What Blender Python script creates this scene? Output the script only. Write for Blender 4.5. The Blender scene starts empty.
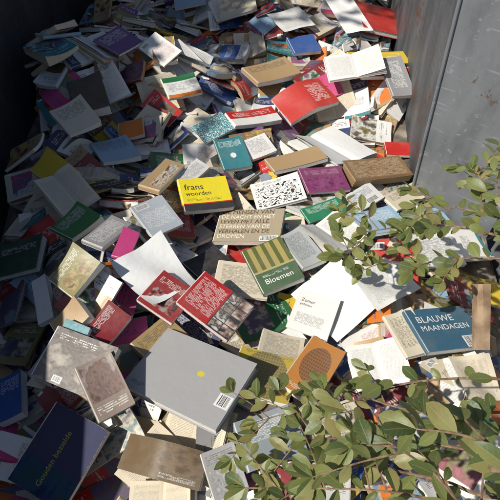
import bpy, math, random
import numpy as np
from mathutils import Vector, Matrix
R = random.Random(23)
scene = bpy.context.scene
scene.view_settings.view_transform = 'Standard'
scene.view_settings.look = 'None'
scene.view_settings.exposure = 0
col = scene.collection

# ------------------------------------------------------------------ camera
CAM = Vector((0, 0, 1.2)); DEP = math.radians(50); F = 480.0
cd = bpy.data.cameras.new("camera"); cam = bpy.data.objects.new("camera", cd)
col.objects.link(cam); scene.camera = cam
cam.location = CAM; cam.rotation_euler = (math.radians(90) - DEP, 0, 0)
cd.sensor_width = 36; cd.lens = 36 * F / 500; cd.clip_end = 500; cd.clip_start = 0.02
FW = Vector((0, math.cos(DEP), -math.sin(DEP))); UP = Vector((0, math.sin(DEP), math.cos(DEP)))
def ray(u, v):
    return Vector((1, 0, 0)) * ((u - 250) / F) + UP * ((250 - v) / F) + FW
def at(u, v, d): return CAM + ray(u, v) * d

# ------------------------------------------------------------------ light
SD = Vector((-0.80, -0.42, 0)).normalized(); EL = math.radians(50)
SD = Vector((SD.x * math.cos(EL), SD.y * math.cos(EL), math.sin(EL)))
w = bpy.data.worlds.new("World"); scene.world = w; w.use_nodes = True
nt = w.node_tree; bg = nt.nodes['Background']
sky = nt.nodes.new('ShaderNodeTexSky'); sky.sky_type = 'NISHITA'; sky.sun_disc = False
sky.sun_elevation = EL; sky.sun_rotation = math.atan2(SD.x, SD.y)
nt.links.new(sky.outputs[0], bg.inputs[0]); bg.inputs[1].default_value = 0.075
ld = bpy.data.lights.new("sun", 'SUN'); ld.energy = 4.8; ld.angle = math.radians(0.7); ld.color = (1, .95, .86)
lo = bpy.data.objects.new("sun", ld); col.objects.link(lo)
lo.rotation_euler = (-SD).to_track_quat('-Z', 'Y').to_euler()

# ------------------------------------------------------------------ node helpers
class NT:
    def __init__(s, name):
        s.m = bpy.data.materials.new(name); s.m.use_nodes = True
        s.t = s.m.node_tree; s.b = s.t.nodes['Principled BSDF']
    def n(s, typ, **k):
        x = s.t.nodes.new(typ)
        for a, b in k.items(): setattr(x, a, b)
        return x
    def put(s, sock, v):
        if hasattr(v, 'is_linked'): s.t.links.new(v, sock)
        elif isinstance(v, (tuple, list)) and len(v) == 3 and sock.type == 'RGBA': sock.default_value = (*v, 1)
        else: sock.default_value = v
    def math(s, op, a, b=0, c=0):
        x = s.n('ShaderNodeMath', operation=op)
        for i, v in enumerate((a, b, c)): s.put(x.inputs[i], v)
        return x.outputs[0]
    def mix(s, f, a, b):
        x = s.n('ShaderNodeMix', data_type='RGBA')
        s.put(x.inputs[0], f); s.put(x.inputs[6], a); s.put(x.inputs[7], b)
        return x.outputs[2]
    def comb(s, x, y, z=0):
        c = s.n('ShaderNodeCombineXYZ')
        for i, v in enumerate((x, y, z)): s.put(c.inputs[i], v)
        return c.outputs[0]
    def noise(s, vec, scale, detail=2, rough=.5, dim='3D'):
        x = s.n('ShaderNodeTexNoise', noise_dimensions=dim); s.put(x.inputs['Vector'], vec)
        x.inputs['Scale'].default_value = scale; x.inputs['Detail'].default_value = detail
        x.inputs['Roughness'].default_value = rough
        return x
    def white(s, a, b):
        x = s.n('ShaderNodeTexWhiteNoise', noise_dimensions='2D'); s.put(x.inputs['Vector'], s.comb(a, b)); return x.outputs[0]
    def ramp(s, fac, stops, const=False):
        x = s.n('ShaderNodeValToRGB'); s.put(x.inputs[0], fac); r = x.color_ramp
        if const: r.interpolation = 'CONSTANT'
        while len(r.elements) < len(stops): r.elements.new(.5)
        for e, (p, c) in zip(r.elements, stops): e.position = p; e.color = (*c, 1)
        return x.outputs[0]
    def uv(s):
        x = s.n('ShaderNodeUVMap'); x.uv_map = 'UVMap'
        p = s.n('ShaderNodeSeparateXYZ'); s.t.links.new(x.outputs[0], p.inputs[0])
        return p.outputs[0], p.outputs[1]
    def rect(s, u, v, r):
        a = s.math('COMPARE', u, (r[0] + r[2]) / 2, abs(r[2] - r[0]) / 2)
        b = s.math('COMPARE', v, (r[1] + r[3]) / 2, abs(r[3] - r[1]) / 2)
        return s.math('MULTIPLY', a, b)
    def lines(s, u, v, n, words, thr=.42, thick=.27):
        """rows of small upright letter strokes grouped in words"""
        n = max(n, 17) if n < 20 else n * 1.15
        vn = s.math('MULTIPLY', v, n)
        row = s.math('FLOOR', vn); fr = s.math('FRACT', vn)
        m = s.math('COMPARE', fr, .5, thick)
        nz = s.noise(s.comb(s.math('MULTIPLY', u, words), s.math('MULTIPLY', row, 7.3)), 1.0, 0, .5, '2D').outputs[0]
        wn = s.white(s.math('FLOOR', s.math('MULTIPLY', u, n * 5.2)), s.math('FLOOR', s.math('MULTIPLY', vn, 6)))
        ws = s.white(s.math('FLOOR', s.math('MULTIPLY', u, n * 2.6)), row)
        gap = s.math('GREATER_THAN', s.math('FRACT', s.math('MULTIPLY', u, n * 1.3)), .22)
        k = s.math('MULTIPLY', s.math('GREATER_THAN', nz, thr - .04), s.math('GREATER_THAN', s.math('ADD', wn, ws), .62))
        return s.math('MULTIPLY', s.math('MULTIPLY', m, k), gap)

def mute(c, k=.55):
    g = (.20, .165, .13); return tuple(a * k + b * (1 - k) for a, b in zip(c, g))
def dim(c, k): return tuple(x * k for x in c)
def cover_mat(name, base, bands=(), pics=(), texts=(), circ=None, bars=None, rough=.42, wear=.2, seed=0, cells=False):
    T = NT(name); u, v = T.uv()
    oi = T.n('ShaderNodeObjectInfo')
    c = T.mix(T.math('MULTIPLY', oi.outputs['Random'], .14), base, (.26, .22, .17))
    for (r, cl) in bands: c = T.mix(T.rect(u, v, r), c, cl)
    for (r, c1, c2, c3, sc) in pics:
        if cells:
            vo = T.n('ShaderNodeTexVoronoi', voronoi_dimensions='2D', distance='MANHATTAN'); T.put(vo.inputs['Vector'], T.comb(u, v)); vo.inputs['Scale'].default_value = sc
            sp = T.n('ShaderNodeSeparateXYZ'); T.put(sp.inputs[0], vo.outputs['Color'])
            pc = T.ramp(sp.outputs[0], [(0, c1), (.3, c2), (.55, c3), (.8, dim(c1, .4))], True)
            nz = T.noise(T.comb(u, v, seed), sc * 3, 3, .6).outputs[0]
            pc = T.mix(T.math('MULTIPLY', nz, .5), pc, dim(c2, .5))
        else:
            nz = T.noise(T.comb(u, v, seed * 3.1), sc, 5 if sc < 9 else 1, .6).outputs[0]
            if sc >= 9: pc = T.ramp(nz, [(.3, c1), (.42, c2), (.47, c3), (.52, c1), (.62, c2)], True)
            else: pc = T.ramp(nz, [(.30, dim(c1, .3)), (.42, c1), (.5, c2), (.6, c3), (.7, dim(c3, 1.2))])
        c = T.mix(T.rect(u, v, r), c, pc)
    if circ:
        cu, cv, rad, asp, cl, st = circ
        du = T.math('SUBTRACT', u, cu); dv = T.math('MULTIPLY', T.math('SUBTRACT', v, cv), asp)
        d = T.math('SQRT', T.math('ADD', T.math('MULTIPLY', du, du), T.math('MULTIPLY', dv, dv)))
        m = T.math('LESS_THAN', d, rad)
        if st:
            cell = T.math('MULTIPLY', T.math('COMPARE', T.math('FRACT', T.math('MULTIPLY', u, st)), .5, .3),
                          T.math('COMPARE', T.math('FRACT', T.math('MULTIPLY', v, st * asp)), .5, .3))
            m = T.math('MULTIPLY', m, T.math('ADD', T.math('MULTIPLY', cell, .4), .6))
        c = T.mix(m, c, cl)
    for (r, n, words, cl) in texts:
        m = T.math('MULTIPLY', T.rect(u, v, r), T.lines(u, v, n, words))
        c = T.mix(T.math('MULTIPLY', m, .85), c, cl)
    if bars:
        c = T.mix(T.rect(u, v, bars), c, (.72, .72, .7))
        r2 = (bars[0] + .02, bars[1] + .02, bars[2] - .02, bars[3] - .015)
        bz = T.noise(T.comb(T.math('MULTIPLY', u, 110), 0), 1, 0, .5, '2D').outputs[0]
        c = T.mix(T.math('MULTIPLY', T.rect(u, v, r2), T.math('GREATER_THAN', bz, .5)), c, (.03, .03, .03))
    g = T.n('ShaderNodeNewGeometry')
    wn = T.noise(g.outputs['Position'], 9, 4, .65).outputs[0]
    wf = T.math('MAXIMUM', T.math('MULTIPLY', T.math('SUBTRACT', wn, .46), 2.0), 0)
    c = T.mix(T.math('MULTIPLY', wf, wear * 1.8), c, (.30, .27, .23))
    eu = T.math('MINIMUM', u, T.math('SUBTRACT', 1, u)); ev = T.math('MINIMUM', v, T.math('SUBTRACT', 1, v))
    e = T.math('MINIMUM', T.math('ABSOLUTE', eu), T.math('ABSOLUTE', ev))
    fn = T.noise(g.outputs['Position'], 170, 3).outputs[0]
    em = T.math('LESS_THAN', e, T.math('MULTIPLY', T.math('SUBTRACT', fn, .47), .04))
    c = T.mix(T.math('MULTIPLY', em, .35), c, (.55, .52, .47))
    T.put(T.b.inputs['Base Color'], c)
    T.put(T.b.inputs['Roughness'], T.math('ADD', T.math('MULTIPLY', wn, .4), rough - .14))
    bp = T.n('ShaderNodeBump'); bp.inputs['Strength'].default_value = .3; bp.inputs['Distance'].default_value = .009
    T.put(bp.inputs['Height'], wn); T.put(T.b.inputs['Normal'], bp.outputs[0])
    return T.m

def page_edge_mat(name, cl, dark):
    T = NT(name); u, v = T.uv()
    nz = T.noise(T.comb(T.math('MULTIPLY', u, 1.5), v), 3.0, 3, .7, '2D').outputs[0]
    c = T.ramp(nz, [(.3, dark), (.52, cl), (.75, tuple(min(1, x * 1.08) for x in cl))])
    T.put(T.b.inputs['Base Color'], c); T.b.inputs['Roughness'].default_value = .85
    return T.m
def page_text_mat(name, paper, ink=(.12, .11, .11), n=34, head=False, blank=False):
    T = NT(name); u, v = T.uv()
    g = T.n('ShaderNodeNewGeometry')
    wn = T.noise(g.outputs['Position'], 7, 4, .6).outputs[0]
    c = T.mix(T.math('MULTIPLY', wn, .5), paper, tuple(x * .76 for x in paper))
    if not blank:
        m = T.math('MULTIPLY', T.rect(u, v, (.12, .10, .88, .90 if not head else .72)), T.lines(u, v, n, 26, .34, .24))
        c = T.mix(T.math('MULTIPLY', m, .6), c, ink)
        if head:
            m = T.math('MULTIPLY', T.rect(u, v, (.12, .78, .7, .9)), T.lines(u, v, 20, 12, .38, .3))
            c = T.mix(m, c, ink)
    T.put(T.b.inputs['Base Color'], c); T.b.inputs['Roughness'].default_value = .8
    bp = T.n('ShaderNodeBump'); bp.inputs['Strength'].default_value = .5; bp.inputs['Distance'].default_value = .013
    T.put(bp.inputs['Height'], wn); T.put(T.b.inputs['Normal'], bp.outputs[0])
    return T.m

PE = [page_edge_mat("page_edge_cream", (.66, .58, .44), (.32, .26, .18)),
      page_edge_mat("page_edge_white", (.78, .76, .71), (.46, .43, .38)),
      page_edge_mat("page_edge_pale", (.76, .74, .68), (.42, .39, .34)),
      page_edge_mat("page_edge_old", (.45, .34, .20), (.20, .13, .07))]
PT = [page_text_mat("page_text_white", (.78, .77, .73), n=44), page_text_mat("page_text_cream", (.68, .60, .46), n=42),
      page_text_mat("page_blank", (.80, .80, .78), blank=True), page_text_mat("page_heading", (.76, .74, .69), n=36, head=True)]

COL = {'red': (.48, .02, .015), 'white': (.76, .75, .72), 'cream': (.62, .55, .42), 'navy': (.015, .03, .12),
       'teal': (.02, .19, .22), 'green': (.02, .14, .05), 'yellow': (.72, .50, .03), 'orange': (.64, .17, .015),
       'black': (.018, .018, .02), 'grey': (.26, .26, .27), 'brown': (.20, .11, .05), 'pink': (.55, .05, .20),
       'light blue': (.28, .42, .54), 'purple': (.13, .04, .18), 'tan': (.42, .28, .14), 'dark red': (.21, .012, .018),
       'olive': (.22, .20, .06), 'blue': (.02, .09, .32)}
PAL = []
for cname, c0 in COL.items():
    for k in range(4):
        others = [COL[x] for x in COL if x != cname]
        a, b, d = R.sample(others, 3); pa_, pb_, pd_ = mute(a, .75), mute(b, .55), mute(d, .55)
        lum = sum(c0) / 3
        ink = (.75, .73, .68) if lum < .22 else R.choice([(.03, .03, .04), (.3, .02, .02), (.02, .05, .2)])
        bands = []; pics = []; texts = []; bars = None
        lay = k
        if lay == 0:
            pics = [((.12, .14, .88, .60), pa_, pb_, pd_, R.uniform(2.5, 5))]; texts = [((.12, .74, .88, .82), 18, R.uniform(6, 10), ink), ((.12, .86, .7, .91), 30, 9, ink)]
        elif lay == 1:
            bands = [((-.3, .72, 1.2, 1.0), mute(a, .9)), ((.0, .0, 1, .08), mute(b, .9))]; texts = [((.1, .3, .8, .5), R.choice([24, 30, 36]), R.uniform(8, 16), ink), ((.12, .78, .88, .9), 20, 7, (.75, .73, .68) if sum(a) < .7 else (.03, .03, .03))]
        elif lay == 2:
            texts = [((.12, .35, .88, .88), R.choice([40, 46, 52]), R.uniform(18, 26), ink)]; bars = (.62, .06, .92, .18)
        else:
            pics = [((-.02, .0, 1.02, .62), pa_, mute(c0, .8), pb_, R.uniform(2, 5))]; texts = [((.1, .7, .9, .8), 18, 7, ink), ((.1, .86, .6, .9), 30, 9, ink)]
        if R.random() < .4: bands.append(((-.3, .06, .06, .16), (.75, .75, .72)))
        PAL.append((cname, cover_mat("cover_%s_%d" % (cname.replace(' ', '_'), k), c0, bands, pics, texts, bars=bars, rough=R.uniform(.3, .6), seed=R.random() * 9, cells=R.random() < .2)))
W = {'white': 5.2, 'cream': 2.6, 'grey': 1.4, 'black': 1.3, 'red': 2.0, 'dark red': 1.3, 'tan': 1.5, 'brown': 1.2, 'navy': 1.2, 'light blue': 1.0, 'teal': .9, 'green': .9, 'yellow': .8, 'orange': 1.0, 'pink': .5, 'purple': .4, 'olive': .7, 'blue': .5}
PW = [W[p[0]] for p in PAL]
def rnd_pal(): return R.choices(PAL, PW)[0]

# ------------------------------------------------------------------ mesh builder
class MB:
    def __init__(s): s.v = []; s.f = []; s.uv = []; s.mi = []; s.mats = []
    def mid(s, m):
        if m not in s.mats: s.mats.append(m)
        return s.mats.index(m)
    def grid(s, P, UV, mat, flip=False):
        b = len(s.v); ni = len(P); nj = len(P[0]); m = s.mid(mat)
        for r in P: s.v.extend([tuple(p) for p in r])
        for i in range(ni - 1):
            for j in range(nj - 1):
                q = [(i, j), (i + 1, j), (i + 1, j + 1), (i, j + 1)]
                if flip: q = q[::-1]
                s.f.append(tuple(b + a * nj + c for a, c in q)); s.uv.append([UV[a][c] for a, c in q]); s.mi.append(m)
    def build(s, name, smooth=True):
        me = bpy.data.meshes.new(name); me.from_pydata([tuple(x) for x in s.v], [], s.f)
        for m in s.mats: me.materials.append(m)
        ul = me.uv_layers.new(name='UVMap')
        ul.data.foreach_set('uv', [c for f in s.uv for p in f for c in p])
        me.polygons.foreach_set('material_index', s.mi)
        me.polygons.foreach_set('use_smooth', [True] * len(s.f))
        me.update()
        me.set_sharp_from_angle(angle=math.radians(32))
        return me
    def merge(s, o, M):
        b = len(s.v); s.v.extend([tuple(M @ Vector(p)) for p in o.v])
        for f, u, m in zip(o.f, o.uv, o.mi):
            s.f.append(tuple(b + i for i in f)); s.uv.append(u); s.mi.append(s.mid(o.mats[m]))

def deform(w, l, t, bend, lift, twist):
    def D(x, y, z):
        X = x / w; Y = y / l
        zz = z + bend * ((2 * X - 1) ** 2) + twist * (2 * X - 1) * (2 * Y - 1)
        zz += (z / t) ** 1.5 * lift * max(0, X) ** 2 * (.35 + .65 * Y) if z > 0 else 0
        return (x - w / 2 - (z / t) * lift * .15 * X, y - l / 2, zz)
    return D

def closed_book(w, l, t, cm, pm, hard=False, bend=0, lift=0, twist=0):
    c = .0022 if hard else .0007; o = .003 if hard else .0004
    D = deform(w, l, t, bend, lift, twist); r = min(.004, t * .3)
    N = 6; out = []; inn = []; us = []
    for k in range(N):
        x = w - (w - r) * k / N; out.append((x, t)); inn.append((x, t - c)); us.append(x / w)
    out += [(r, t), (0, t - r), (-.0008, t / 2), (0, r), (r, 0)]
    inn += [(r + c, t - c), (c, t - r - c * .5), (c, t / 2), (c, r + c * .5), (r + c, c)]
    us += [.01, -.03, -.10, -.17, -.2]
    for k in range(1, 4):
        x = r + (w - r) * k / 3; out.append((x, 0)); inn.append((x, c)); us.append(1 - x / w)
    NY = 4; cv = MB()
    PO = [[D(x, l * j / NY, z) for j in range(NY + 1)] for x, z in out]
    PI = [[D(x, l * j / NY, z) for j in range(NY + 1)] for x, z in inn]
    UV = [[(u, j / NY) for j in range(NY + 1)] for u in us]
    cv.grid(PO, UV, cm, True); cv.grid(PI, UV, cm)
    cv.grid([[a[0] for a in PO], [a[0] for a in PI]], [[(.5, .002)] * len(PO)] * 2, cm)
    cv.grid([[a[-1] for a in PO], [a[-1] for a in PI]], [[(.5, .998)] * len(PO)] * 2, cm, True)
    cv.grid([PO[0], PI[0]], [[(.998, .5)] * (NY + 1)] * 2, cm); cv.grid([PO[-1], PI[-1]], [[(.998, .5)] * (NY + 1)] * 2, cm, True)
    pg = MB(); e = .0003; x0, x1, y0, y1, z0, z1 = c + e, w - o - .0008, o + .0004, l - o - .0004, c + e, t - c - e
    NX = 6; xs = [x0 + (x1 - x0) * i / NX for i in range(NX + 1)]; ys = [y0 + (y1 - y0) * j / NY for j in range(NY + 1)]
    pg.grid([[D(x, y, z1) for y in ys] for x in xs], [[(x / w, y / l) for y in ys] for x in xs], pm)
    pg.grid([[D(x, y, z0) for y in ys] for x in xs], [[(x / w, y / l) for y in ys] for x in xs], pm, True)
    zs = [z0 + (z1 - z0) * q for q in (0, .35, .7, 1)]; K = 900 + lift * 9000
    s0 = R.random() * 50
    pg.grid([[D(x, y0, z) for z in zs] for x in xs], [[(x * 8, s0 + z * K) for z in zs] for x in xs], pm)
    pg.grid([[D(x, y1, z) for z in zs] for x in xs], [[(x * 8, s0 + z * K) for z in zs] for x in xs], pm, True)
    ng = t * .08
    pg.grid([[D(x1 - (ng if k in (1, 2) else 0), y, z) for k, z in enumerate(zs)] for y in ys], [[(y * 8, s0 + z * K) for z in zs] for y in ys], pm)
    return cv, pg, D

def open_book(w, l, t, cm, pm, tm, flat=1.0):
    h = w / 2; NX = 8; NY = 4; c = .0012
    def prof(s): return t * (.25 + .95 * math.sqrt(s) * (1 - .42 * s))
    pg = MB(); ys = [l * (j / NY - .5) * .985 for j in range(NY + 1)]
    ph = R.uniform(-.3, .3)
    for sgn in (-1, 1):
        tt = 1 + ph * sgn
        ss = [i / NX for i in range(NX + 1)]
        X = [sgn * h * .985 * s for s in ss]
        Z = [c + .0006 + prof(s) * tt * flat for s in ss]
        P = [[(x, y, z + .004 * math.sin(y * 20 + s0) * (abs(x) / h)) for y in ys] for x, z, s0 in zip(X, Z, ss)]
        UV = [[((s if sgn > 0 else 1 - s), j / NY) for j in range(NY + 1)] for s in ss]
        pg.grid(P, UV, tm, sgn < 0)
        B = [[(x, y, c + .0006) for y in ys] for x in X]
        for j, fl in ((0, sgn > 0), (NY, sgn < 0)):
            pg.grid([[b[j], p[j]] for b, p in zip(B, P)], [[(x * 8, 0), (x * 8, 20)] for x in X], pm, not fl)
        pg.grid([B[-1], P[-1]], [[(y * 8, 0) for y in ys], [(y * 8, 20) for y in ys]], pm, sgn > 0)
        for rep in range(R.choice((0, 1, 2))):
            k = R.uniform(.2, .9) * .04
            pg.grid([[(x * (.99 - k * 2 * (abs(x) / h)), y, z + .002 + k * (abs(x) / h) ** 1.6 * (.6 + .4 * math.sin(y * 12 + rep))) for y in ys] for x, z in zip(X, Z)], UV, tm, sgn < 0)
    cv = MB(); xs = [w * (i / 6 - .5) * 1.01 for i in range(7)]; yy = [l * (j / 2 - .5) for j in range(3)]
    UV = [[(i / 6, j / 2) for j in range(3)] for i in range(7)]
    cv.grid([[(x, y, c) for y in yy] for x in xs], UV, cm); cv.grid([[(x, y, 0) for y in yy] for x in xs], UV, cm, True)
    for a, b in (((xs[0], yy[0]), (xs[0], yy[-1])), ((xs[-1], yy[0]), (xs[-1], yy[-1])), ((xs[0], yy[0]), (xs[-1], yy[0])), ((xs[0], yy[-1]), (xs[-1], yy[-1]))):
        cv.grid([[(*a, 0), (*b, 0)], [(*a, c), (*b, c)]], [[(0, 0)] * 2] * 2, cm)
    return cv, pg

def tent_book(w, l, t, cm, pm):
    NX = 12; NY = 6; cv = MB(); pg = MB()
    def z(s): return t * (1 - .8 * abs(s) ** 1.3) + .012
    ss = [2 * i / NX - 1 for i in range(NX + 1)]; ys = [l * (j / NY - .5) for j in range(NY + 1)]
    wv = lambda s, y: .006 * math.sin(y * 26 + s * 3) * abs(s)
    UV = [[((s + 1) / 2, j / NY) for j in range(NY + 1)] for s in ss]
    cv.grid([[(s * w / 2, y, z(s) + wv(s, y)) for y in ys] for s in ss], UV, cm)
    cv.grid([[(s * w / 2, y, z(s) + wv(s, y) - .001) for y in ys] for s in ss], UV, cm, True)
    T = [[(s * w / 2 * .98, y * .98, z(s) + wv(s, y) - .0015) for y in ys] for s in ss]
    B = [[(s * w / 2 * .98, y * .98, max(0, z(s) * .55 - .008)) for y in ys] for s in ss]
    pg.grid(B, UV, pm, True); pg.grid(T, UV, pm)
    for j in (0, NY): pg.grid([[b[j], p[j]] for b, p in zip(B, T)], [[(s, 0), (s, 20)] for s in ss], pm, j == NY)
    for i in (0, NX): pg.grid([B[i], T[i]], [[(y * 8, 0) for y in ys], [(y * 8, 10) for y in ys]], pm, i == NX)
    return cv, pg

def sheet(w, l, tm, curl=.01):
    m = MB(); n = 8; a, b, c = R.uniform(-1, 1), R.uniform(-1, 1), R.uniform(0, 6)
    P = []; UV = []
    for i in range(n + 1):
        r = []; q = []
        for j in range(n + 1):
            X = i / n - .5; Y = j / n - .5
            r.append((X * w, Y * l, .002 + curl * (abs(X * a + Y * b) ** 1.5 * 2.5 + .25 * (1 + math.sin(7 * X + 4 * Y + c))))); q.append((i / n, j / n))
        P.append(r); UV.append(q)
    m.grid(P, UV, tm); m.grid([[(x, y, z - .0005) for x, y, z in r] for r in P], UV, tm, True)
    return m

# ------------------------------------------------------------------ heap height field
G = .01; X0, X1, Y0, Y1 = -1.15, 1.05, -.05, 3.35
NXg = int((X1 - X0) / G); NYg = int((Y1 - Y0) / G)
gx = X0 + (np.arange(NXg) + .5) * G; gy = Y0 + (np.arange(NYg) + .5) * G
GX, GY = np.meshgrid(gx, gy, indexing='ij')
H = -.2 + .05 * np.sin(GX * 3.1 + 1) * np.sin(GY * 2.3) + .03 * np.sin(GX * 7 + GY * 5)
HB = H.copy()
def xl(y): return -.955 - .03 * (y - 1.4)
def xr(y): return .70 + .107 * (y - 1.4) if y > 1.4 else (.88 if y < 1.22 else .88 - (y - 1.22) * 1.0)
def footprint(cx, cy, a, w, l):
    r = math.hypot(w, l) / 2 + G
    i0 = max(0, int((cx - r - X0) / G)); i1 = min(NXg, int((cx + r - X0) / G) + 1)
    j0 = max(0, int((cy - r - Y0) / G)); j1 = min(NYg, int((cy + r - Y0) / G) + 1)
    if i1 <= i0 or j1 <= j0: return None
    sx = GX[i0:i1, j0:j1] - cx; sy = GY[i0:i1, j0:j1] - cy
    p = sx * math.cos(a) + sy * math.sin(a); q = -sx * math.sin(a) + sy * math.cos(a)
    m = (abs(p) <= w / 2) & (abs(q) <= l / 2)
    return (slice(i0, i1), slice(j0, j1)), m, sx, sy
def fit(cx, cy, a, w, l, maxt, jit=0, pct=90):
    fp = footprint(cx, cy, a, w, l)
    if fp is None or fp[1].sum() < 6: return None
    sl, m, sx, sy = fp; h = H[sl][m]; A = np.stack([sx[m], sy[m], np.ones(m.sum())], 1)
    sol = np.linalg.lstsq(A, h, rcond=None)[0]; ga, gb = float(sol[0]) + R.gauss(0, jit), float(sol[1]) + R.gauss(0, jit)
    g = math.hypot(ga, gb); mt = math.tan(maxt)
    if g > mt: ga *= mt / g; gb *= mt / g
    z = float(np.percentile(h - ga * sx[m] - gb * sy[m], pct))
    return ga, gb, z
def commit(cx, cy, a, w, l, ga, gb, z, t):
    sl, m, sx, sy = footprint(cx, cy, a, w, l)
    top = z + ga * sx + gb * sy + t
    Hs = H[sl]; Hs[m] = np.maximum(Hs[m], top[m])
def frame(cx, cy, a, ga, gb, z):
    n = Vector((-ga, -gb, 1)).normalized()
    x = Vector((math.cos(a), math.sin(a), ga * math.cos(a) + gb * math.sin(a))).normalized(); y = n.cross(x)
    M = Matrix.Identity(4)
    for i in range(3): M[i][0] = x[i]; M[i][1] = y[i]; M[i][2] = n[i]; M[i][3] = (cx, cy, z)[i]
    return M
def inside(cx, cy, a, w, l):
    for s in (-1, 1):
        for q in (-1, 1):
            x = cx + s * w / 2 * math.cos(a) - q * l / 2 * math.sin(a); y = cy + s * w / 2 * math.sin(a) + q * l / 2 * math.cos(a)
            if not (xl(y) + .02 < x < xr(y) - .02 and .02 < y < 3.28): return False
    return True
AREA = np.array([[xl(y) + .05 < x < xr(y) - .05 and .15 < y < 3.1 for y in gy] for x in gx])
def size(sc):
    k = R.random()
    if k < .64: w = R.uniform(.10, .125); l = w * R.uniform(1.5, 1.65)
    elif k < .93: w = R.uniform(.125, .145); l = w * R.uniform(1.35, 1.5)
    else: w = R.uniform(.155, .18); l = w * R.uniform(1.1, 1.35)
    return w * sc, l * sc
def make_book_geo(sc=1.0, mess=1.0):
    k = R.random(); nm, cm = rnd_pal(); pm = R.choice(PE); w, l = size(sc)
    if k < .12:
        W2 = w * 1.6; t = R.uniform(.008, .018)
        cv, pg = open_book(W2, l, t, cm, pm, R.choice(PT[:2] + PT[3:])); return 'open', nm, W2, l, t * .9, cv, pg, .02
    if k < .20:
        W2 = w * 1.3; t = R.uniform(.02, .035)
        cv, pg = tent_book(W2, l, t, cm, pm); return 'tent', nm, W2, l, t, cv, pg, .012
    hard = R.random() < .15
    t = R.uniform(.004, .009) if R.random() < .42 else R.uniform(.010, .023)
    fl = 0 if hard else 1
    be = fl * R.uniform(-.001, .008); li = (R.random() < .65) * R.choice((R.uniform(.002, .015), R.uniform(.012, .05))) * (1 if fl else .5) * mess
    cv, pg, D = closed_book(w, l, t, cm, pm, hard, bend=be, lift=li, twist=fl * R.uniform(-.005, .005))
    return ('hard' if hard else 'soft'), nm, w, l, t, cv, pg, li * .6 + max(0, be)

GRP = "books heaped in the container"
def add_thing(name, M, parts, label, cat, group=None):
    e = bpy.data.objects.new(name, None); e.empty_display_size = .05; col.objects.link(e); e.matrix_world = M
    e["label"] = label; e["category"] = cat
    if group: e["group"] = group
    for pn, me in parts:
        o = bpy.data.objects.new(pn, me); o.parent = e; col.objects.link(o)
    return e
KN = {'open': "open book with {} cover lying face up on heap", 'tent': "{} book splayed open face down on the heap",
      'hard': "closed {} hardback resting on the pile of books", 'soft': "closed {} paperback resting on the pile of books"}
items = []
def scatter(N, ylo, yhi, view, sc, tilt, pct, single, jit=.14, xhi=.9, mess=1.0):
    n = 0; tries = 0
    while n < N and tries < N * 15:
        tries += 1
        y = R.uniform(ylo, yhi); x = R.uniform(-1, xhi); a = R.uniform(0, 6.283)
        if view:
            hw = (y * .643 + 1.2 * .766) * .52 + .04
            if abs(x) > hw: continue
        kind, nm, w_, l_, t_, cv, pg, ex = make_book_geo(sc, mess)
        if not inside(x, y, a, w_, l_): continue
        f = fit(x, y, a, w_, l_, math.radians(tilt), jit, pct)
        if not f: continue
        commit(x, y, a, w_, l_, *f, t_)
        items.append([x, y, a, w_, l_, f[0], f[1], f[2], t_ + ex, cv, pg, kind, nm, single]); n += 1
scatter(620, .05, 3.25, False, .95, 26, 66, False)
scatter(140, .4, 2.2, False, .95, 33, 68, False, .2, -.3, .7)
scatter(260, 1.8, 3.27, False, .92, 33, 70, False, .2, .9, .6)
scatter(70, 1.9, 3.1, True, .95, 30, 82, True, .16, .9, .6)
scatter(160, .25, 2.1, True, .95, 32, 80, True, .16)
OFF = float(H[AREA].mean()); H -= OFF; HB -= OFF
for it in items: it[7] -= OFF
def blur(A, k):
    ker = np.ones(2 * k + 1) / (2 * k + 1)
    P = np.pad(A, k, mode='edge')
    P = np.apply_along_axis(lambda r: np.convolve(r, ker, 'valid'), 0, P)
    return np.apply_along_axis(lambda r: np.convolve(r, ker, 'valid'), 1, P)
Hm = np.where(AREA, H, 0.0); Wt = blur(blur(AREA.astype(float), 7), 7); H = blur(blur(Hm, 7), 7) / np.maximum(Wt, .15)
H = H + .006
HL = np.full_like(H, 9.0)

# ------------------------------------------------------------------ surveyed books
IK = (.03, .03, .035); WH = (.75, .74, .70)
def cm_(name, base, **k): return cover_mat("cover_" + name, base, **k)
INK = {}
def ink(c):
    if c not in INK:
        T = NT("ink"); T.put(T.b.inputs['Base Color'], c); T.b.inputs['Roughness'].default_value = .5; INK[c] = T.m
    return INK[c]
def text_mesh(s, sz, w, l, px, py, D, t, c, rot=0):
    cu = bpy.data.curves.new("t", 'FONT'); cu.body = s; cu.size = sz; cu.resolution_u = 3
    o = bpy.data.objects.new("t", cu); col.objects.link(o); bpy.context.view_layer.update()
    me = bpy.data.meshes.new_from_object(o.evaluated_get(bpy.context.evaluated_depsgraph_get()))
    bpy.data.objects.remove(o)
    for v in me.vertices:
        x, y = v.co.x, v.co.y
        if rot == 1: x, y = -y, x
        if rot == 2: x, y = y, -x
        x += px * w; y += py * l
        v.co = Vector(D(x, y, t)) + Vector((0, 0, .0006))
    me.materials.clear(); me.materials.append(ink(c)); return me

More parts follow.
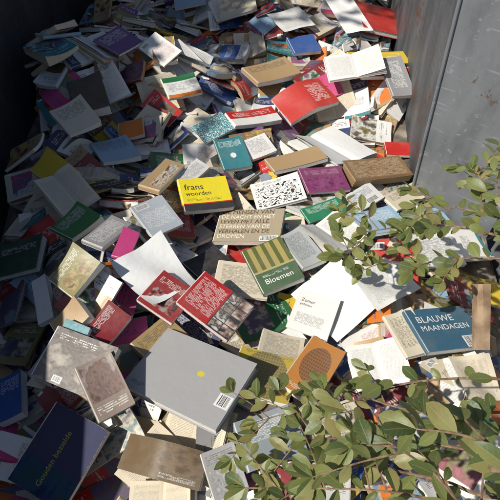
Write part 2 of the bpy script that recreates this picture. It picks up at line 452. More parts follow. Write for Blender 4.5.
def hero_place(cs, t, maxt):
    cu = sum(p[0] for p in cs) / 4; cv = sum(p[1] for p in cs) / 4
    ga = gb = 0; z = 0.0
    for it in range(7):
        d = ray(cu, cv); s = (z + t - CAM.z) / d.z; C = CAM + d * s
        n = Vector((-ga, -gb, 1)); P = []
        for (u, v) in cs:
            d = ray(u, v); s = n.dot(C - CAM) / n.dot(d); P.append(CAM + d * s)
        X = (P[1] - P[0] + P[2] - P[3]) / 2; Y = (P[0] - P[3] + P[1] - P[2]) / 2
        nn = n.normalized(); Yx = Y.normalized().cross(nn)
        if Yx.dot(X) < 0: Yx = -Yx
        A = (X.normalized() + Yx).normalized(); a = math.atan2(A.y, A.x)
        w = min(max(X.length, .05), .42); l = min(max(Y.length, .05), .42)
        c = (P[0] + P[1] + P[2] + P[3]) / 4
        f = fit(c.x, c.y, a, w * .96, l * .96, maxt, 0, 95)
        if f is None: return None
        ga, gb, z = f; z = max(-.15, min(z, .22))
    return c.x, c.y, a, w, l, ga, gb, z

heroes = []
def hb(kind, cs, t, cmat, label, pm=1, texts=(), tm=0, maxt=15, hard=False, lift=0, bend=0):
    heroes.append((kind, cs, t if kind != 'soft' or t < .012 else t * .88, cmat, label, pm, texts, tm, maxt, hard, lift, bend))
C = COL
def B(cs, t, colr, label, **k):
    mk = {}
    for q in ('bands', 'pics', 'texts_', 'circ', 'bars', 'rough', 'cells', 'wear'):
        if q in k: mk[q.rstrip('_')] = k.pop(q)
    kind = k.pop('kind', 'soft')
    hb(kind, cs, t, cm_(label.replace(' ', '_')[:24], C[colr] if isinstance(colr, str) else colr, seed=len(heroes) + 1, **mk), label, **k)
def S(cs, tm, label, curl=.012): hb('sheet', cs, .003, None, label, tm=tm, bend=curl)

B([(352,-8),(405,-12),(406,20),(362,28)], .03, 'red', "large glossy red hardback lying against the wall", hard=True)
S([(325,-2),(350,-6),(372,30),(345,34)], 2, "blank white sheet lying beside a red book")
B([(170,-4),(200,-8),(210,12),(182,18)], .015, 'light blue', "pale blue paperback lying on the heap", texts_=[((.1,.7,.9,.9),18,9,IK)])
B([(215,0),(252,-8),(260,10),(225,16)], .015, 'cream', "cream paperback with small dark lettering", texts_=[((.1,.3,.9,.9),24,9,IK)])
B([(288,38),(312,34),(320,50),(293,54)], .02, 'blue', "small bright blue paperback among pale books")
S([(262,24),(298,14),(318,30),(284,40)], 0, "curled printed sheet lying on far books")
B([(240,68),(284,60),(300,74),(258,84)], .025, 'tan', "ochre paperback lying on pale books", lift=.015, texts_=[((.1,.6,.9,.9),24,9,IK)])
B([(272,94),(318,72),(342,98),(290,118)], .04, (.52,.02,.015), "red book splayed open face down with creased cover", kind='tent', texts_=[((.58,.2,.9,.85),30,9,WH)])
B([(344,50),(404,54),(414,72),(364,80)], .022, 'yellow', "yellow book with red stripe and white lettering", bands=[((0,0,1,.3),C['red']),((0,.35,1,.5),IK)], texts_=[((.1,.6,.9,.92),18,6,WH)])
B([(320,62),(378,70),(382,88),(330,92)], .014, 'white', "open book with white pages lying face up", kind='open', tm=0)
B([(228,116),(270,106),(276,118),(236,130)], .02, 'white', "white paperback with red title band", bands=[((0,.5,1,1),C['red'])], texts_=[((.1,.6,.9,.9),18,7,WH)])
B([(376,88),(396,84),(402,120),(382,126)], .018, 'grey', "grey paperback standing close to container wall", texts_=[((.2,.2,.8,.9),30,10,WH)])
B([(388,128),(430,121),(434,136),(390,142)], .016, 'red', "bright red booklet near the steel wall")
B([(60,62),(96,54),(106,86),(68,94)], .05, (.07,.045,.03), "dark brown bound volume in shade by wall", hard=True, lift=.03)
B([(104,90),(124,64),(150,74),(128,96)], .012, 'purple', "purple grey booklet in dim light", texts_=[((.1,.5,.9,.9),22,8,WH)])
B([(118,124),(145,117),(143,134),(120,139)], .02, 'orange', "small orange paperback in the shade")
B([(164,92),(196,86),(200,104),(170,112)], .015, 'white', "white paperback with green and orange bands", bands=[((0,.75,1,1),C['green']),((0,.0,1,.15),C['orange'])], texts_=[((.1,.3,.9,.7),24,9,IK)])
B([(95,145),(128,138),(135,156),(100,166)], .018, 'light blue', "pale blue paperback lying in half shade", lift=.02, texts_=[((.1,.5,.9,.9),24,9,IK)])
B([(62,130),(88,118),(98,136),(72,150)], .02, 'cream', "cream paperback leaning in the shade", lift=.03, texts_=[((.1,.5,.9,.9),24,9,IK)])
B([(186,124),(222,118),(238,128),(208,141)], .012, 'teal', "teal and white patterned booklet", pics=[((0,0,1,1),C['teal'],WH,C['teal'],12)])
B([(288,130),(334,106),(384,148),(330,166)], .018, 'white', "large open book with blank white pages sunlit", kind='open', tm=2)
B([(240,142),(264,132),(276,150),(252,160)], .016, 'white', "white paperback with faint print", texts_=[((.15,.2,.85,.9),30,12,IK)])
B([(215,140),(242,136),(250,164),(222,172)], .02, 'teal', "teal paperback with a small white emblem", texts_=[((.1,.7,.9,.9),24,8,WH)], circ=(.5,.42,.10,1.2,WH,0))
B([(140,186),(163,160),(182,166),(160,193)], .022, 'tan', "brown illustrated paperback lying flat", pics=[((.1,.1,.9,.6),C['brown'],C['cream'],C['grey'],6)])
B([(174,180),(194,161),(210,169),(186,186)], .014, 'white', "small white booklet with dark print", texts_=[((.1,.2,.9,.9),26,9,IK)])
B([(264,160),(318,147),(326,158),(276,174)], .018, 'tan', "tan book with its long edge showing")
B([(300,168),(340,162),(347,185),(308,193)], .013, (.22,.03,.13), "plum coloured paperback with faint title", texts_=[((.1,.7,.9,.9),26,8,(.5,.3,.4))], pics=[((.1,.1,.9,.6),(.2,.03,.12),(.28,.06,.18),(.14,.03,.10),4)])
B([(346,160),(396,148),(408,166),(354,184)], .036, (.26,.15,.07), "thick brown book with dense cream lettering", pm=3, texts_=[((.06,.15,.94,.92),24,9,(.58,.48,.33))], bands=[((0,0,1,.1),C['brown'])])
B([(325,197),(374,180),(386,194),(350,212)], .012, 'white', "pale booklet with blue print and barcode", texts_=[((.1,.5,.9,.9),28,9,C['blue'])], bars=(.6,.1,.9,.35))
B([(300,210),(338,196),(346,210),(310,224)], .013, (.02,.20,.10), "bright green paperback beneath pale booklets", texts_=[((.1,.5,.9,.9),26,7,WH)])
B([(380,196),(420,180),(432,192),(398,212)], .015, 'cream', "cream booklet lying near the wall", texts_=[((.1,.5,.9,.9),26,9,IK)])
B([(352,216),(392,206),(404,226),(366,240)], .012, 'light blue', "pale blue booklet under overhanging leaves", texts_=[((.1,.5,.9,.9),26,9,WH)])
B([(250,184),(298,174),(308,198),(258,211)], .012, 'white', "white booklet with bold black figure artwork", pics=[((.05,.05,.95,.80),(.76,.75,.72),(.02,.02,.02),(.76,.75,.72),9)], texts_=[((.1,.85,.7,.95),24,8,IK)])
B([(178,181),(225,174),(231,205),(182,214)], .024, (.78,.64,.02), "yellow paperback with black lettering and band", wear=.1, bands=[((-.3,0,1,.2),IK),((-.3,.2,1,.23),C['red'])], texts=[("frans", .20, .10, .64, IK), ("woorden", .14, .10, .46, IK)], texts_=[((.1,.28,.8,.38),30,10,IK)])
B([(34,168),(54,150),(80,172),(56,194)], .02, 'yellow', "yellow paperback partly under an open book", lift=.03)
B([(38,184),(70,160),(98,196),(62,220)], .016, 'cream', "open book with cream pages in the shade", kind='open', tm=1)
B([(55,228),(84,206),(98,220),(72,243)], .018, (.05,.20,.06), "green paperback lying in the shade", lift=.03, texts_=[((.1,.5,.9,.9),26,9,WH)])
B([(84,242),(110,215),(126,226),(104,250)], .018, 'grey', "grey green paperback with dark print", texts_=[((.1,.2,.9,.9),30,10,WH)])
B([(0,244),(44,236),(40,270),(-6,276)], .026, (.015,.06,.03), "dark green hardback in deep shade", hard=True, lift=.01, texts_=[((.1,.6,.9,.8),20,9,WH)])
B([(30,282),(46,275),(58,316),(42,322)], .02, 'white', "narrow white paperback leaning in the shade")
B([(46,278),(80,250),(110,260),(72,293)], .02, 'olive', "olive brown paperback with torn corner", lift=.03, pics=[((.1,.1,.9,.6),C['tan'],C['olive'],C['brown'],5)], texts_=[((.1,.7,.9,.9),20,9,WH)])
B([(112,256),(122,230),(136,234),(128,262)], .016, 'pink', "bright pink paperback wedged beneath a sheet")
B([(130,208),(160,194),(182,224),(150,238)], .014, (.38,.42,.46), "pale grey blue booklet with barcode label", bars=(.1,.8,.5,.95), texts_=[((.1,.2,.9,.7),36,12,WH)])
B([(50,322),(82,300),(96,316),(62,340)], .022, 'tan', "tan worn paperback lying in the shade", lift=.03)
B([(85,330),(110,300),(126,316),(108,350)], .025, 'dark red', "dark red paperback leaning on the heap", lift=.02, texts_=[((.1,.6,.9,.9),22,9,WH)])
B([(0,380),(22,372),(28,412),(0,424)], .03, 'blue', "blue paperback at the shaded side", texts_=[((.1,.6,.9,.9),22,9,WH)])
B([(62,350),(74,330),(98,336),(84,358)], .02, 'teal', "dark teal paperback wedged under a photo book")
B([(70,342),(132,364),(104,402),(34,394)], .016, (.25,.22,.19), "grey brown photo book with small sticker", lift=.012, pics=[((.0,.0,1,1),(.20,.17,.15),(.13,.11,.10),(.34,.30,.25),3)], bars=(.3,.04,.44,.16), texts_=[((.1,.8,.7,.9),20,9,WH)])
B([(86,392),(118,374),(146,420),(112,440)], .018, (.26,.20,.16), "brown grey paperback with faded picture", pics=[((.05,.3,.95,.95),(.22,.14,.11),(.14,.08,.07),(.30,.26,.22),3)], texts_=[((.1,.08,.9,.22),22,9,WH)])
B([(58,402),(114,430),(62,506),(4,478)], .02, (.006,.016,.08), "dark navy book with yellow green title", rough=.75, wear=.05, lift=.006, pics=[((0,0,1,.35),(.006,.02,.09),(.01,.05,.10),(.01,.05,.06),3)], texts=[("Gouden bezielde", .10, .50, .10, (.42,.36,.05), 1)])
S([(118,268),(160,242),(192,284),(150,324)], 2, "blank white endpaper sheet lying on heap", .03)
B([(128,345),(160,316),(196,340),(150,364)], .026, (.38,.26,.10), "ochre paperback under dark red books", texts_=[((.1,.6,.9,.9),26,8,IK)])
B([(185,262),(215,250),(232,262),(200,286)], .018, 'black', "black paperback between red and cream books")
B([(217,256),(270,270),(268,300),(214,292)], .012, 'cream', "cream printed page of a thin book", texts_=[((.1,.1,.9,.9),40,16,IK)])
B([(280,238),(302,228),(326,260),(302,270)], .018, (.36,.38,.38), "pale grey paperback with small text", texts_=[((.15,.2,.85,.9),40,14,IK)])
B([(300,236),(332,212),(366,240),(332,262)], .013, 'white', "open book with white printed pages sunlit", kind='open', tm=0)
S([(292,294),(330,262),(398,300),(330,336)], 2, "large blank white sheet in full sun", .010)
S([(340,272),(385,262),(420,290),(378,312)], 0, "printed white sheet under the branches", .02)
B([(298,286),(342,302),(326,342),(290,326)], .007, 'white', "thin white booklet with dark title lettering", lift=.006, texts_=[((.12,.2,.8,.45),54,16,IK)], texts=[("Zomer", .12, .12, .72, IK), ("gedichten", .075, .12, .63, IK)])
B([(410,238),(450,232),(462,262),(420,270)], .012, 'white', "white book lying under green leaves", texts_=[((.1,.2,.9,.9),36,13,IK)])
B([(162,271),(199,292),(170,320),(132,299)], .018, (.28,.015,.02), "dark red paperback with small black picture", pics=[((.12,.1,.88,.55),IK,(.25,.02,.02),(.3,.24,.2),6)], texts_=[((.1,.68,.9,.86),24,8,WH)])
PH = [((.60,.03+.24*i,.79,.25+.24*i),(.30,.25,.2),IK,(.5,.46,.42),5+i) for i in range(4)] + [((.80,.03+.24*i,.99,.25+.24*i),IK,(.2,.12,.1),(.5,.42,.36),6-i) for i in range(4)]
B([(206,293),(254,318),(229,352),(176,324)], .02, (.38,.012,.015), "red book with rows of portrait photos", bands=[((.585,0,1,1),IK)], pics=PH, texts_=[((.06,.15,.55,.9),34,10,WH)])
B([(238,248),(280,242),(308,275),(266,294)], .022, (.05,.11,.05), "green book with yellow columns and white title", lift=.006, bands=[((0,.45,1,1),(.10,.12,.03)),((.12,.42,.24,.98),(.36,.29,.10)),((.34,.42,.46,.98),(.36,.29,.10)),((.56,.42,.68,.98),(.36,.29,.10)),((.78,.42,.90,.98),(.36,.29,.10)),((0,.40,1,.44),(.40,.33,.14))], texts=[("Bloemen", .19, .16, .14, (.78,.77,.72))], texts_=[((.16,.28,.8,.34),34,9,WH)])
DB = (.09, .05, .03); CL = (.74, .70, .60)
B([(222,210),(286,209),(281,242),(214,241)], .022, (.36,.30,.20), "tan paperback with dense rows of capital lettering", bars=(.70,.02,.97,.17), texts=[("DE MENSEN VAN", .105, .05, .86, DB), ("DE NACHT EN HET", .095, .05, .71, CL), ("LEVEN MET ALLE", .10, .05, .56, DB), ("STERREN VAN DE", .098, .05, .41, CL), ("VERHALEN EN DE", .098, .05, .26, DB), ("DROMEN", .10, .05, .11, CL)])
B([(238,343),(300,366),(286,405),(228,392)], .018, (.50,.37,.04), "yellow olive book with round grille picture", circ=(.5,.48,.38,.7,(.16,.14,.08),22), texts_=[((.1,.9,.9,.97),40,10,IK)])
B([(262,334),(308,338),(296,364),(256,352)], .010, 'cream', "cream printed page sunlit beside yellow book", texts_=[((.1,.1,.9,.9),42,15,IK)])
B([(311,334),(347,358),(312,402),(278,388)], .02, (.60,.23,.03), "orange book with round brown picture", circ=(.5,.55,.36,1.1,(.16,.09,.06),16), texts_=[((.1,.05,.6,.12),34,9,WH)])
B([(345,345),(400,338),(418,380),(358,392)], .014, 'white', "open book with printed pages under leaves", kind='open', tm=0)
B([(386,318),(410,308),(432,350),(404,360)], .016, 'cream', "cream paperback beside a blue book", texts_=[((.1,.2,.9,.9),36,12,IK)])
B([(408,314),(460,304),(484,342),(426,358)], .02, (.03,.11,.18), "blue paperback with white capital title", bars=(.66,.02,.98,.28), texts=[("BLAUWE", .155, .10, .66, (.74,.74,.72)), ("MAANDAGEN", .125, .10, .46, (.74,.74,.72))])
S([(452,360),(484,354),(500,398),(462,404)], 1, "cream printed page under the branches")
B([(300,412),(350,400),(370,440),(318,456)], .015, 'cream', "cream book seen through leafy twigs", texts_=[((.1,.2,.9,.9),36,14,IK)])
B([(380,405),(430,398),(450,440),(396,452)], .015, (.42,.46,.48), "pale blue grey book below leafy branches", texts_=[((.1,.5,.9,.9),30,9,IK)])
B([(232,420),(286,405),(310,450),(244,470)], .024, (.26,.30,.33), "blue grey book with faded cover", lift=.02, texts_=[((.1,.5,.9,.9),30,7,WH)])
B([(200,452),(232,440),(252,486),(214,500)], .02, 'grey', "grey paperback with worn corners", pics=[((.1,.1,.9,.6),(.3,.3,.3),(.2,.2,.22),(.4,.38,.35),4)], texts_=[((.1,.7,.9,.9),22,9,IK)])
B([(138,478),(190,480),(204,522),(120,522)], .012, 'cream', "open cream book lying in half shade", kind='open', tm=1)
B([(128,430),(214,446),(198,484),(118,466)], .045, (.15,.10,.05), "worn brown book splayed face down with bent pages", pm=0, kind='tent', wear=.3, texts_=[((.55,.08,.95,.2),34,9,WH)], pics=[((.52,.25,.98,.95),(.14,.09,.05),(.20,.13,.07),(.10,.07,.04),3)])
B([(172,334),(251,372),(217,441),(130,391)], .03, (.36,.36,.365), "large silver grey hardback with yellow emblem", hard=True, wear=.12, bars=(.86,.26,.99,.44), circ=(.60,.56,.035,.9,(.6,.5,.04),0), texts_=[((.05,.08,.2,.14),50,12,IK)])

placed = []
for h in heroes:
    (kind, cs, t, cmat, label, pm, texts, tm, maxt, hard, lift, bend) = h
    r = hero_place(cs, t, math.radians(maxt))
    if r is None: continue
    cx, cy, a, w_, l_, ga, gb, z = r
    commit(cx, cy, a, w_, l_, ga, gb, z, t + (.003 if kind == 'sheet' else 0))
    sl, m, sx, sy = footprint(cx, cy, a, w_, l_)
    bz = z + ga * sx + gb * sy; Hs = HL[sl]; Hs[m] = np.minimum(Hs[m], bz[m])
    placed.append((h, r))
for it in items:
    fp = footprint(*it[:5])
    if fp is None: continue
    sl, m, sx, sy = fp; top = it[7] + it[5] * sx + it[6] * sy + it[8]
    ex = (top - HL[sl])[m]
    if ex.size and ex.max() > 0: it[7] -= float(ex.max()) + .001
big = MB()
for it in items:
    M = frame(it[0], it[1], it[2], it[5], it[6], it[7]); cv, pg, kind, nm, single = it[9:]
    if single: add_thing("book", M, [("cover", cv.build("cover")), ("page_block", pg.build("page_block"))], KN[kind].format(nm), "book", GRP)
    else: big.merge(cv, M); big.merge(pg, M)
ob = bpy.data.objects.new("book_pile", big.build("book_pile")); col.objects.link(ob)
ob["kind"] = "stuff"; ob["label"] = "dense mixed pile of discarded books beneath the top layer"; ob["category"] = "books"
T = NT("litter_material"); g = T.n('ShaderNodeNewGeometry')
T.put(T.b.inputs['Base Color'], T.ramp(T.noise(g.outputs['Position'], 16, 5).outputs[0], [(.3, (.04, .035, .03)), (.55, (.16, .13, .1)), (.7, (.3, .27, .22))])); T.b.inputs['Roughness'].default_value = .9
lm = MB(); st = 5
I = list(range(0, NXg, st)); J = list(range(0, NYg, st))
lm.grid([[(max(min(gx[i], xr(gy[j])), xl(gy[j])), gy[j], float(HB[i, j]) - .004) for j in J] for i in I], [[(0, 0)] * len(J)] * len(I), T.m)
ob = bpy.data.objects.new("paper_litter", lm.build("paper_litter")); col.objects.link(ob)
ob["kind"] = "stuff"; ob["label"] = "crumpled paper litter filling the container under the books"; ob["category"] = "paper"

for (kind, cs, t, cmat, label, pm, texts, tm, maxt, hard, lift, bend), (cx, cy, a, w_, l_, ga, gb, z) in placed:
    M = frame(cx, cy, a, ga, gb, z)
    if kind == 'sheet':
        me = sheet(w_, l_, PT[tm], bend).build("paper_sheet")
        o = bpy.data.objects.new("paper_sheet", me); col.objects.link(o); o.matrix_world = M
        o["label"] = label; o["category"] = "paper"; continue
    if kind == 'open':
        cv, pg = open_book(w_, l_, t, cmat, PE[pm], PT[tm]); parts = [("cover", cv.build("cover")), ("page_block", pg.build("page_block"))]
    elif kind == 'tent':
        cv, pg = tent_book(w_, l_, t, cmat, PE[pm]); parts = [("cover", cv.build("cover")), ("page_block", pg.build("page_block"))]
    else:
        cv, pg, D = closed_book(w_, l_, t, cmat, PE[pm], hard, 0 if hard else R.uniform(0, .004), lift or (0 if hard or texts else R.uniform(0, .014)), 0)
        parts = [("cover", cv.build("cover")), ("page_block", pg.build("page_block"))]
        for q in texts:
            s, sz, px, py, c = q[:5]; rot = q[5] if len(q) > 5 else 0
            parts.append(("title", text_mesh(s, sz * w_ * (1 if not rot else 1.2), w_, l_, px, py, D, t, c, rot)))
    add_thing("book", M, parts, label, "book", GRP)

# ------------------------------------------------------------------ container
def steel(name, base, light, sc=1):
    T = NT(name); g = T.n('ShaderNodeNewGeometry'); p = g.outputs['Position']
    mp = T.n('ShaderNodeMapping'); T.put(mp.inputs[0], p); mp.inputs['Scale'].default_value = (3, 3, 1.2)
    n1 = T.noise(mp.outputs[0], 2.5, 6, .6).outputs[0]; n2 = T.noise(p, 30, 6, .7).outputs[0]; n3 = T.noise(p, 3, 4).outputs[0]
    c = T.ramp(n1, [(.3, tuple(x * .6 for x in base)), (.5, base), (.7, light)])
    c = T.mix(T.math('MULTIPLY', T.math('GREATER_THAN', n2, .62), .5), c, tuple(x * 1.5 for x in light))
    mp2 = T.n('ShaderNodeMapping'); T.put(mp2.inputs[0], p); mp2.inputs['Scale'].default_value = (2, 2, 40); mp2.inputs['Rotation'].default_value = (.5, .2, 0)
    n4 = T.noise(mp2.outputs[0], 3, 3).outputs[0]
    c = T.mix(T.math('MULTIPLY', T.math('GREATER_THAN', n4, .66), .35), c, tuple(x * 1.6 for x in light))
    rm = T.math('MULTIPLY', T.math('GREATER_THAN', T.math('ADD', T.math('MULTIPLY', n2, .5), T.math('MULTIPLY', n3, .5)), .575), .8)
    c = T.mix(rm, c, (.13, .06, .03))
    T.put(T.b.inputs['Base Color'], c); T.b.inputs['Metallic'].default_value = .2
    T.put(T.b.inputs['Roughness'], T.math('ADD', T.math('MULTIPLY', n2, .3), .4))
    bp = T.n('ShaderNodeBump'); bp.inputs['Strength'].default_value = .35; bp.inputs['Distance'].default_value = .01
    T.put(bp.inputs['Height'], T.math('ADD', n3, T.math('MULTIPLY', n2, .2))); T.put(T.b.inputs['Normal'], bp.outputs[0])
    return T.m
SDK = steel("steel_dark", (.045, .047, .052), (.075, .077, .08)); SMD = steel("steel_worn_shaded", (.10, .11, .12), (.17, .18, .19)); SLT = steel("steel_grey", (.22, .235, .25), (.28, .29, .305))  # recessed wall's shade put into its darker base, panel lightened so the edge reads
def slab(b0, b1, t0, t1, th, nrm, mat, n=10, dent=.008):
    m = MB(); b0, b1, t0, t1, nrm = map(Vector, (b0, b1, t0, t1, nrm)); nrm.normalize()
    def P(i, j, o):
        s = i / n; q = j / n; p = b0.lerp(b1, s).lerp(t0.lerp(t1, s), q)
        d = dent * math.sin(s * 9 + q * 4) * math.sin(q * 6 + s * 2) * (1 if 0 < i < n and 0 < j < n else 0)
        return p + nrm * (o + d)
    A = [[P(i, j, 0) for j in range(n + 1)] for i in range(n + 1)]; Z = [[P(i, j, th) for j in range(n + 1)] for i in range(n + 1)]
    U = [[(i / n, j / n) for j in range(n + 1)] for i in range(n + 1)]
    m.grid(A, U, mat, True); m.grid(Z, U, mat)
    for k in (0, n):
        m.grid([A[k], Z[k]], [U[k], U[k]], mat); m.grid([[r[k] for r in A], [r[k] for r in Z]], [U[k], U[k]], mat)
    return m.build("wall")
ZB = -.75
parts = []
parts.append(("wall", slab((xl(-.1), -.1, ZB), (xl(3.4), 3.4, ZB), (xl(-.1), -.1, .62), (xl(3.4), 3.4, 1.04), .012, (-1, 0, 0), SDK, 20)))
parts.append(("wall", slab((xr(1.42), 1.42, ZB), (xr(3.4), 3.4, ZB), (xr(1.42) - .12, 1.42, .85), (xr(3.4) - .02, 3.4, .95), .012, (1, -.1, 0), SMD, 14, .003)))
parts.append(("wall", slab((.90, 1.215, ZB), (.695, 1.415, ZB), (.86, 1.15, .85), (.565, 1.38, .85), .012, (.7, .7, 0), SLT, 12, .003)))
parts.append(("wall", slab((.90, -.1, ZB), (.90, 1.20, ZB), (.96, -.1, .35), (.93, 1.15, .35), .012, (1, 0, 0), SLT)))
parts.append(("wall", slab((xl(3.4), 3.41, ZB), (xr(3.4), 3.41, ZB), (xl(3.4), 3.41, .95), (xr(3.4), 3.41, .95), .012, (0, 1, 0), SDK)))
parts.append(("wall", slab((xl(-.1), -.11, ZB), (.90, -.11, ZB), (xl(-.1), -.11, .3), (.96, -.11, .3), .012, (0, -1, 0), SDK)))
parts.append(("floor", slab((xl(-.1), -.1, ZB), (.90, -.1, ZB), (xl(3.4), 3.4, ZB), (1.0, 3.4, ZB), .02, (0, 0, -1), SDK)))
def tube(p0, p1, rx, mat, sides=4):
    m = MB(); p0 = Vector(p0); p1 = Vector(p1); d = (p1 - p0).normalized(); a = d.orthogonal().normalized(); b = d.cross(a)
    P = [[p + (a * math.cos(k * 6.2832 / sides + .785) + b * math.sin(k * 6.2832 / sides + .785)) * rx for k in range(sides + 1)] for p in (p0, p1)]
    m.grid(P, [[(k, i) for k in range(sides + 1)] for i in range(2)], mat)
    if sides == 4:
        for q in P: m.grid([[q[0], q[1]], [q[3], q[2]]], [[(0, 0)] * 2] * 2, mat)
    return m.build("rim")
parts.append(("rim", tube((xl(-.1) - .01, -.12, .64), (xl(3.4) - .01, 3.42, 1.06), .03, SDK)))
parts.append(("rim", tube((.97, -.12, .37), (.94, 1.14, .37), .03, SLT)))
parts.append(("rib", tube((.692, 1.412, ZB), (.562, 1.377, .85), .006, SLT, 8)))
add_thing("waste_container", Matrix.Identity(4), parts, "dark scratched steel waste container filled with discarded books", "container")

T = NT("ground_material"); g = T.n('ShaderNodeNewGeometry')
T.put(T.b.inputs['Base Color'], T.ramp(T.noise(g.outputs['Position'], 4, 6, .7).outputs[0], [(.3, (.04, .04, .038)), (.7, (.09, .085, .08))])); T.b.inputs['Roughness'].default_value = .9
gm = MB(); gm.grid([[(x, y, -.82) for y in range(-200, 201, 50)] for x in range(-200, 201, 50)], [[(0, 0)] * 9] * 9, T.m)
o = bpy.data.objects.new("ground", gm.build("ground")); col.objects.link(o); o["kind"] = "structure"

T = NT("board_material"); g = T.n('ShaderNodeNewGeometry')
T.put(T.b.inputs['Base Color'], T.ramp(T.noise(g.outputs['Position'], 25, 5).outputs[0], [(.35, (.22, .14, .08)), (.65, (.40, .28, .18))])); T.b.inputs['Roughness'].default_value = .8
pa = at(474, 350, 1.22); pb = at(490, 350, 1.22); qa = at(474, 284, 1.22); qb = at(491, 284, 1.22)
me = slab(pa, pb, qa, qb, .01, (pb - pa).cross(qa - pa) * -1, T.m, 4); me.name = "cardboard_flap"
o = bpy.data.objects.new("cardboard_flap", me); col.objects.link(o); o["label"] = "torn brown cardboard flap standing among the books"; o["category"] = "cardboard"

# ------------------------------------------------------------------ shrubs
T = NT("leaf_material"); g = T.n('ShaderNodeNewGeometry'); u, v = T.uv()
c = T.ramp(g.outputs['Random Per Island'], [(0, (.07, .11, .035)), (.35, (.14, .18, .055)), (.75, (.22, .25, .08)), (1, (.32, .28, .11))])
nz = T.noise(g.outputs['Position'], 60, 3).outputs[0]
c = T.mix(T.math('MULTIPLY', T.math('MAXIMUM', T.math('SUBTRACT', nz, .52), 0), 3.2), c, (.20, .15, .06))
mid = T.math('COMPARE', u, .5, .03); vs = T.math('COMPARE', T.math('FRACT', T.math('ADD', T.math('MULTIPLY', v, 7), T.math('MULTIPLY', T.math('ABSOLUTE', T.math('SUBTRACT', u, .5)), -3))), .5, .06)
c = T.mix(T.math('MULTIPLY', T.math('MAXIMUM', mid, T.math('MULTIPLY', vs, .4)), .5), c, (.34, .36, .17))
T.put(T.b.inputs['Base Color'], c); T.b.inputs['Roughness'].default_value = .42
bp = T.n('ShaderNodeBump'); bp.inputs['Strength'].default_value = .4; bp.inputs['Distance'].default_value = .002
T.put(bp.inputs['Height'], nz); T.put(T.b.inputs['Normal'], bp.outputs[0])
tr = T.n('ShaderNodeBsdfTranslucent'); T.put(tr.inputs[0], T.mix(.5, c, (.45, .46, .08)))
ms = T.n('ShaderNodeMixShader'); ms.inputs[0].default_value = .33
T.t.links.new(T.b.outputs[0], ms.inputs[1]); T.t.links.new(tr.outputs[0], ms.inputs[2])
T.t.links.new(ms.outputs[0], T.t.nodes['Material Output'].inputs[0]); LEAF = T.m
T = NT("twig_material"); g = T.n('ShaderNodeNewGeometry')
T.put(T.b.inputs['Base Color'], T.ramp(T.noise(g.outputs['Position'], 80, 3).outputs[0], [(.35, (.12, .06, .035)), (.65, (.30, .20, .12))])); T.b.inputs['Roughness'].default_value = .7; TWIG = T.m

def leaf(mb, p, d, n, L):
    d = d.normalized(); s = d.cross(n).normalized(); n = s.cross(d).normalized()
    Wd = L * R.uniform(.22, .30); fold = R.uniform(.05, .5); droop = R.uniform(-.2, .7); tw = R.uniform(-.5, .5)
    K = 8; P = []; U = []
    for i in range(K + 1):
        q = i / K; hw = Wd * (math.sin(math.pi * q ** 1.2) ** .62 if 0 < q < 1 else .02) * (1 + .03 * (-1) ** i)
        hw = max(hw, .0006)
        c = p + d * (L * (q - .12 * droop * q * q)) - n * (L * droop * .45 * q * q)
        ss = s * math.cos(tw * q) + n * math.sin(tw * q); nn = n * math.cos(tw * q) - s * math.sin(tw * q)
        row = []; ur = []
        for k in (-1, -.5, 0, .5, 1):
            row.append(c + ss * (hw * k) + nn * (hw * fold * abs(k) - hw * .12 * k * k)); ur.append((.5 + .5 * k, q))
        P.append(row); U.append(ur)
    mb.grid(P, U, LEAF)
def twig(mb, pts, r0, r1):
    Q = []; n = len(pts)
    for i in range(n - 1):
        p0 = pts[max(0, i - 1)]; p1 = pts[i]; p2 = pts[i + 1]; p3 = pts[min(n - 1, i + 2)]
        for k in range(6):
            t = k / 6
            Q.append(.5 * ((2 * p1) + (p2 - p0) * t + (2 * p0 - 5 * p1 + 4 * p2 - p3) * t * t + (3 * p1 - p0 - 3 * p2 + p3) * t ** 3))
    Q.append(pts[-1]); P = []
    for i, p in enumerate(Q):
        d = (Q[min(i + 1, len(Q) - 1)] - Q[max(i - 1, 0)]).normalized(); a = d.cross(Vector((.1, .2, 1))).normalized(); b = d.cross(a)
        r = r0 + (r1 - r0) * i / (len(Q) - 1); r *= 1 + .12 * math.sin(i * 2.1)
        P.append([p + (a * math.cos(k * 1.0472) + b * math.sin(k * 1.0472)) * r for k in range(7)])
    mb.grid(P, [[(k / 6, i) for k in range(7)] for i in range(len(P))], TWIG)
    return Q
def leafy(fm, Q, start, step, L, tip=3):
    acc = 0; k = 0; tot = sum((Q[i + 1] - Q[i]).length for i in range(len(Q) - 1)); run = 0
    for i in range(len(Q) - 1):
        seg = Q[i + 1] - Q[i]; acc += seg.length; run += seg.length
        if run / tot < start: acc = 0; continue
        while acc > step:
            acc -= step * R.uniform(.5, 1.5); k += 1
            d = seg.normalized(); side = d.cross(Vector((0, 0, 1))).normalized() * (1 if k % 2 else -1)
            dd = d * R.uniform(.2, 1) + side * R.uniform(.3, 1.1) + Vector((0, 0, R.uniform(-.35, .6)))
            nn = Vector((R.gauss(-.2, .6), R.gauss(-.2, .6), 1))
            leaf(fm, Q[i] + seg * R.random(), dd, nn, L * R.uniform(.5, 1.1))
    for _ in range(tip):
        d = (Q[-1] - Q[-2]).normalized(); leaf(fm, Q[-1], d + Vector((R.gauss(0, .5), R.gauss(0, .5), R.gauss(.1, .3))), Vector((R.gauss(0, .5), R.gauss(-.2, .5), 1)), L * R.uniform(.6, 1.0))
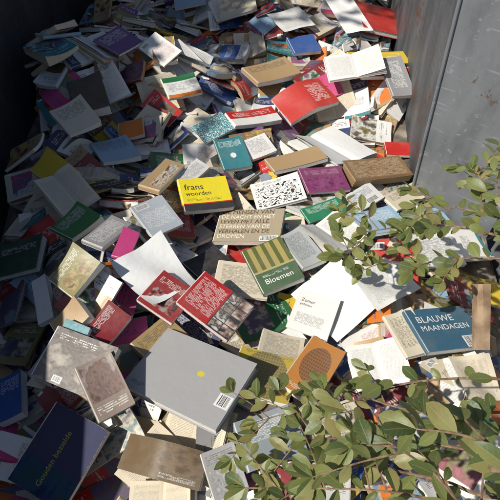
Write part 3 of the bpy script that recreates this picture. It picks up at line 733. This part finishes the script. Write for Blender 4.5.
def shrub(branches, root, label, L):
    sm = MB(); fm = MB()
    for br in branches:
        pts, r0, dens, side = br[:4]; LL = br[4] if len(br) > 4 else L
        P = [Vector(root)] + [at(*p) for p in pts]
        P.insert(1, Vector((max(P[1].x + .12, 1.02), P[1].y * .6 + root[1] * .4, P[1].z * .75)))
        Q = twig(sm, P, r0, .0012); leafy(fm, Q, .64, dens, LL, 4)
        for _ in range(side):
            i = R.randrange(int(len(Q) * .6), len(Q) - 1); p = Q[i]; d = (Q[i + 1] - Q[i]).normalized()
            sd = d.cross(Vector((0, 0, 1))).normalized() * R.choice((-1, 1))
            e = p + (d * R.uniform(.3, .9) + sd * R.uniform(.4, .9) + Vector((0, 0, R.uniform(-.2, .45)))).normalized() * R.uniform(.05, .13)
            q = twig(sm, [p, (p + e) / 2 + Vector((0, 0, .008)), e], .0016, .0008); leafy(fm, q, .15, dens * .75, LL * .92, 4)
    add_thing("shrub", Matrix.Identity(4), [("branch", sm.build("branch")), ("foliage", fm.build("foliage"))], label, "shrub", "shrubs overhanging the container")
shrub([
    ([(530, 258, 1.05), (470, 258, 1.1), (400, 264, 1.15), (335, 256, 1.2)], .004, .020, 5),
    ([(530, 240, 1.0), (470, 228, 1.1), (420, 225, 1.15), (365, 232, 1.2)], .004, .019, 5),
    ([(540, 225, 1.0), (490, 215, 1.1), (450, 205, 1.15), (412, 190, 1.2)], .0035, .019, 4),
    ([(540, 215, .95), (505, 200, 1.05), (485, 190, 1.1), (478, 172, 1.15)], .003, .018, 4),
], (1.25, .95, -.82), "green leafy shrub branches reaching over the container wall", .052)
shrub([
    ([(540, 385, .85), (470, 378, .9), (380, 388, .95), (256, 422, 1.0)], .0045, .030, 4, .044),
    ([(540, 415, .75), (470, 412, .8), (400, 408, .85), (320, 380, .98)], .004, .034, 3, .044),
    ([(540, 470, .65), (470, 450, .7), (390, 440, .78), (290, 438, .85)], .0045, .029, 6),
    ([(540, 520, .6), (460, 505, .62), (370, 490, .72), (245, 488, .8)], .0045, .025, 8),
    ([(540, 500, .68), (440, 480, .7), (360, 465, .76), (275, 460, .86)], .004, .030, 5),
    ([(560, 540, .5), (480, 520, .52), (430, 470, .58), (385, 440, .65)], .004, .034, 3),
    ([(560, 470, .42), (510, 460, .44), (485, 440, .46), (465, 420, .50)], .004, .030, 1, .044),
], (1.2, .3, -.82), "green leafy shrub with thin twigs above the books", .049)

# tree outside the container whose leaves dapple the far end
sm = MB(); fm = MB(); RT = Vector((-2.2, .9, -.82))
trunk = twig(sm, [RT, Vector((-2.22, .95, .4)), Vector((-2.15, 1.05, 1.3)), Vector((-2.0, 1.3, 2.0)), Vector((-1.8, 1.6, 2.7))], .06, .015)
def bough(e, dens, nb, L):
    p = trunk[R.randrange(int(len(trunk) * .55), len(trunk))]
    q = twig(sm, [p, p.lerp(e, .5) + Vector((R.gauss(0, .08), R.gauss(0, .08), .12)), e], .010, .002)
    leafy(fm, q, .3, dens, L)
    for _ in range(nb):
        i = R.randrange(4, len(q)); e2 = q[i] + Vector((R.gauss(0, .2), R.gauss(0, .2), R.gauss(0, .12)))
        q2 = twig(sm, [q[i], (q[i] + e2) / 2 + Vector((0, 0, .03)), e2], .003, .001); leafy(fm, q2, .1, dens, L)
for k in range(20): bough(Vector((R.uniform(-2.7, -.9), R.uniform(1.5, 2.5), R.uniform(2.0, 2.7))), .028, 7, .08)
for k in range(6): bough(Vector((R.uniform(-2.6, -2.1), R.uniform(0, 1.3), R.uniform(2.0, 2.7))), .04, 3, .08)
add_thing("tree", Matrix.Identity(4), [("trunk", sm.build("trunk")), ("crown", fm.build("crown"))], "slender broadleaf tree shading the far end of container", "tree")
